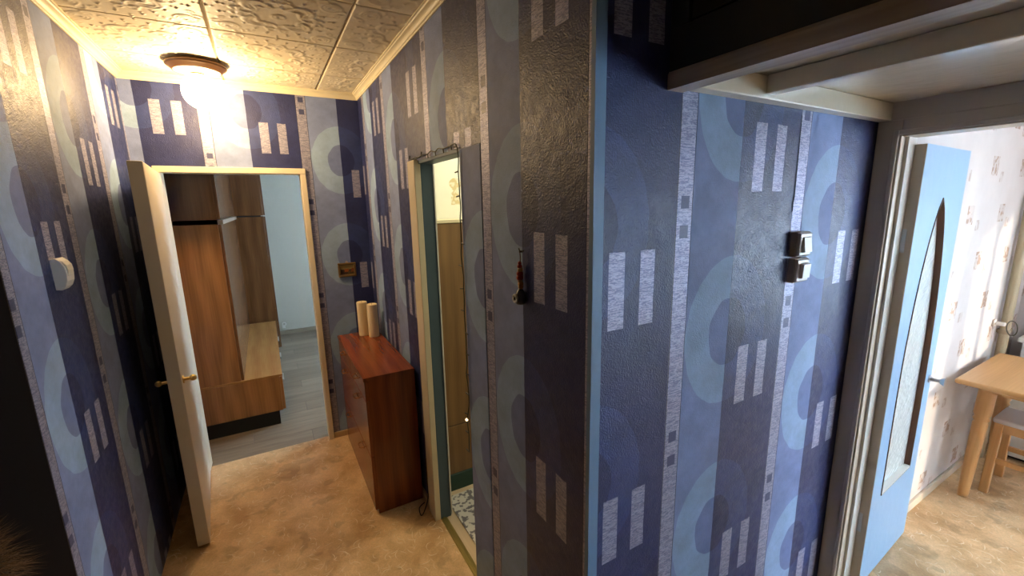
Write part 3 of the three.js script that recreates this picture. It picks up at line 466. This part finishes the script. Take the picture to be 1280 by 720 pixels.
// ---------------------------------------------------------------- bedroom: wall unit seen from its end, deeper below than above, tall end cupboard behind
const unit = thing('wall_unit', 'long polished brown wall unit with deeper drawers below seen through the doorway', 'wall unit', [-0.5, 0, -4.6]);
{
  const z0 = -5.66, z1 = -3.742, xb = -1.03;
  part('plinth', bx(xb, -0.06, 0, 0.13, z0, z1 - 0.04), black, unit);
  const base = part('lower_cabinet', bx(xb, -0.03, 0.13, 0.42, z0, z1, 0.003, 'y'), wardrobeWood, unit);
  for (let k = 0; k < 3; k++) { const a = z0 + k * 0.639, d = part('drawer', bx(-0.03, -0.01, 0.135, 0.412, a + 0.004, a + 0.635, 0.003, 'z'), wardrobeWood, unit); part('handle', bx(-0.01, 0.003, 0.29, 0.302, a + 0.24, a + 0.4, 0.002), steel, d); }
  part('lower_top', bx(xb, -0.008, 0.42, 0.436, z0, z1 + 0.002, 0.002, 'z'), std({ map: woodTex([0.30, 0.14, 0.045], [0.5, 0.27, 0.1], 12, 8), roughness: 0.25 }), unit);
  part('upper_cabinet', bx(xb, -0.285, 0.436, 1.63, z0, z1, 0.002), wardrobeWood, unit);
  for (let k = 0; k < 3; k++) { const a = z0 + k * 0.639, _d = part('upper_door', bx(-0.285, -0.265, 0.44, 1.628, a + 0.003, a + 0.636, 0.002), wardrobeDark, unit);  }
  part('ledge', bx(-0.287, -0.252, 1.630, 1.661, z0, z1 + 0.002, 0.002), plain(0.30, 0.25, 0.2, 0.3), unit);
  part('top_cabinet', bx(xb, -0.285, 1.662, 2.36, z0, z1, 0.002), wardrobeDark, unit);
  for (let k = 0; k < 3; k++) { const a = z0 + k * 0.639; part('top_door', bx(-0.285, -0.265, 1.665, 2.355, a + 0.003, a + 0.636, 0.002), wardrobeDark, unit); }
}
const tall = thing('wardrobe', 'tall dark brown wardrobe at the far end of the polished wall unit', 'wardrobe', [-0.5, 0, -6.0]);
{
  const z0 = -6.25, z1 = -5.665, xb = -1.03;
  part('plinth', bx(xb, -0.04, 0, 0.1, z0, z1 - 0.02), black, tall);
  part('carcass', bx(xb, 0.005, 0.1, 1.648, z0, z1, 0.003), wardrobeDark, tall); part('top_box', bx(xb, 0.005, 1.662, 2.36, z0, z1, 0.003), wardrobeDark, tall); part('spacer', bx(xb, -0.02, 1.648, 1.662, z0, z1 - 0.01), black, tall);
  part('door', bx(0.005, 0.024, 0.105, 1.645, z0 + 0.003, z1 - 0.002, 0.002), wardrobeDark, tall); part('door', bx(0.005, 0.024, 1.665, 2.355, z0 + 0.003, z1 - 0.002, 0.002), wardrobeDark, tall);
}
part('wall_socket', [bx(0.06, 0.10, 0.09, 0.13, -6.65, -6.62, 0.006), new THREE.TorusGeometry(0.022, 0.006, 8, 20).translate(0.09, 0.15, -6.625)], whitePlastic, scene, { label: 'small white socket with curled cord low on the bedroom wall', category: 'socket' });

// ---------------------------------------------------------------- bathroom: wood-grain boxing, its plinth, a patterned mat
const boxing = thing('pipe_boxing', 'wood-grain panelled boxing with a pale ledge seen through the bathroom doorway', 'boxing', [1.4, 0, -2.35]);
part('panel', bx(XR + TR + 0.014, 2.1, 0.43, 1.632, -2.265, -2.25, 0.002), bathWood, boxing); part('panel', bx(XR + TR + 0.014, 2.1, 0.11, 0.424, -2.265, -2.25, 0.002), bathWood, boxing);
part('kickboard', bx(XR + TR + 0.014, 2.1, 0.0, 0.108, -2.262, -2.242, 0.003), plain(0.012, 0.045, 0.035, 0.4), boxing);
part('ledge', bx(XR + TR + 0.014, 2.1, 1.634, 1.652, -2.448, -2.246, 0.003), plain(0.72, 0.65, 0.45, 0.4), boxing);
const mat = thing('bath_mat', 'pale speckled pebble-pattern mat on the bathroom floor', 'mat', [1.2, 0, -1.95]);
part('pad', bx(XR + TR + 0.04, 1.9, 0.001, 0.008, -2.2, -1.72, 0.003), std({ roughness: 0.7, map: tex(256, 256, (u, v, o) => { const n = fbm(N1, u, v, 60, 60, 2), t = sstep(0.52, 0.6, n); o[0] = mix(0.62, 0.16, t); o[1] = mix(0.6, 0.15, t); o[2] = mix(0.56, 0.17, t); }, true) }), mat);

// ---------------------------------------------------------------- kitchen: table, stool, pipes, white unit, hook, valance
const table = thing('kitchen_table', 'light wooden kitchen table against the printed white wall', 'table', [3.85, 0, -0.4]);
part('tabletop', bx(3.17, 3.93, 0.722, 0.75, -0.72, -0.08, 0.012, 'x'), tableWood, table);
part('apron', [bx(3.40, 3.87, 0.64, 0.722, -0.66, -0.64), bx(3.40, 3.87, 0.64, 0.722, -0.16, -0.14), bx(3.40, 3.42, 0.64, 0.722, -0.64, -0.16), bx(3.85, 3.87, 0.64, 0.722, -0.64, -0.16)], tableWood, table);
const legP = [[0.0, 0], [0.022, 0], [0.024, 0.02], [0.030, 0.30], [0.033, 0.44], [0.027, 0.452], [0.036, 0.466], [0.030, 0.482], [0.038, 0.50], [0.038, 0.722], [0, 0.722]];
for (const [x, z] of [[3.425, -0.645], [3.84, -0.645], [3.425, -0.17], [3.84, -0.17]]) { const g = lathe(legP, 0, 0, 0, 20), p = g.attributes.position, d = x < 3.6 ? 1 : -1; for (let i = 0; i < p.count; i++) p.setX(i, p.getX(i) + d * (0.11 * p.getY(i) / 0.722 - 0.05)); part('leg', uvBox(g.translate(x, 0, z)), tableWood, table); }
const stool = thing('kitchen_stool', 'wooden stool with pale grey seat pushed under the kitchen table', 'stool', [3.78, 0, -0.42]);
part('seat', bx(3.54, 3.80, 0.43, 0.46, -0.62, -0.24, 0.012), plain(0.58, 0.55, 0.54, 0.5), stool);
part('seat_rail', [bx(3.565, 3.78, 0.375, 0.43, -0.605, -0.585), bx(3.565, 3.78, 0.375, 0.43, -0.275, -0.255), bx(3.565, 3.585, 0.375, 0.43, -0.585, -0.275), bx(3.76, 3.78, 0.375, 0.43, -0.585, -0.275)], tableWood, stool);
for (const [x, z] of [[3.575, -0.595], [3.765, -0.595], [3.575, -0.265], [3.765, -0.265]]) { const g = bx(-0.019, 0.019, 0, 0.43, -0.019, 0.019, 0.005), p = g.attributes.position, d = x < 3.7 ? 1 : -1; for (let i = 0; i < p.count; i++) p.setX(i, p.getX(i) + d * 0.05 * (p.getY(i) / 0.43 - 1)); part('leg', g.translate(x, 0, z), tableWood, stool); }
for (const [x0, x1, z0, z1] of [[3.542, 3.553, -0.578, -0.282], [3.778, 3.79, -0.578, -0.282]]) part('stretcher', bx(x0, x1 + 0.008, 0.19, 0.22, z0, z1, 0.003), tableWood, stool);
for (const [x, r, lab] of [[4.0, 0.022, 'beige heating pipe in the kitchen corner, nearer the table'], [4.062, 0.016, 'thinner beige heating pipe in the kitchen corner, nearer the window']]) { const p = thing('heating_pipe', lab, 'pipe', [x, 0, -0.728]); part('riser', cyl(x, 0, H - 0.002, -0.728, r, r, 24), painted(0.44, 0.36, 0.23, 0.4), p); part('clamp', [cyl(x, 0.86, 0.885, -0.728, r + 0.006, r + 0.006, 24), bx(x - 0.008, x + 0.008, 0.862, 0.883, ZF, -0.728)], painted(0.36, 0.28, 0.17, 0.4), p); }
const cab = thing('kitchen_cabinet', 'white low kitchen cabinet in the corner beyond the table', 'cabinet', [4.28, 0, -0.2]);
part('carcass', bx(4.10, 4.40, 0.03, 0.80, -0.66, 0.1, 0.006), plain(0.78, 0.77, 0.76, 0.35), cab); part('top', bx(4.085, 4.41, 0.80, 0.83, -0.68, 0.11, 0.006), plain(0.82, 0.81, 0.8, 0.25), cab); part('kickboard', bx(4.15, 4.40, 0, 0.03, -0.65, 0.09), black, cab);
const hook = thing('wall_hook', 'white wall hook holding a dark wire ring above the table', 'hook', [3.88, 0.93, ZF]);
part('body', [bx(3.86, 3.90, 0.92, 0.965, ZF, ZF + 0.012, 0.004), bx(3.87, 3.895, 0.93, 0.952, ZF + 0.012, ZF + 0.055, 0.005)], whitePlastic, hook); part('ring', new THREE.TorusGeometry(0.045, 0.003, 8, 32).rotateY(0.7).translate(3.925, 0.915, ZF + 0.075), plain(0.1, 0.09, 0.06, 0.4), hook);
for (const [z0, z1, hem, n, lab] of [[0.2, 2.18, 1.75, 8, 'rose curtain valance with scalloped hem over the kitchen window by the table'], [2.22, 3.85, 1.66, 6, 'rose curtain valance with scalloped hem over the tall balcony window']]) {
  const v = thing('window_valance', lab, 'curtain', [XW - 0.08, 2.3, (z0 + z1) / 2]), s = new THREE.Shape(), w = (z1 - z0) / n;
  s.moveTo(z0, 2.4); s.lineTo(z0, hem); for (let i = 0; i < n; i++) s.quadraticCurveTo(z0 + w * (i + 0.5), hem - 0.13, z0 + w * (i + 1), hem); s.lineTo(z1, 2.4);
  const g = new THREE.ExtrudeGeometry(s, { depth: 0.002, bevelEnabled: false, curveSegments: 8 }); g.rotateY(-Math.PI / 2); g.translate(XW - 0.07, 0, 0);
  part('cloth', g, new THREE.MeshPhysicalMaterial({ color: lin(0.74, 0.44, 0.37), roughness: 0.9, transmission: 0.45, thickness: 0 }), v);
  part('rod', new THREE.CylinderGeometry(0.01, 0.01, z1 - z0 + 0.04, 12).rotateX(Math.PI / 2).translate(XW - 0.07, 2.41, (z0 + z1) / 2), steel, v);
}

renderer.render(scene, camera);
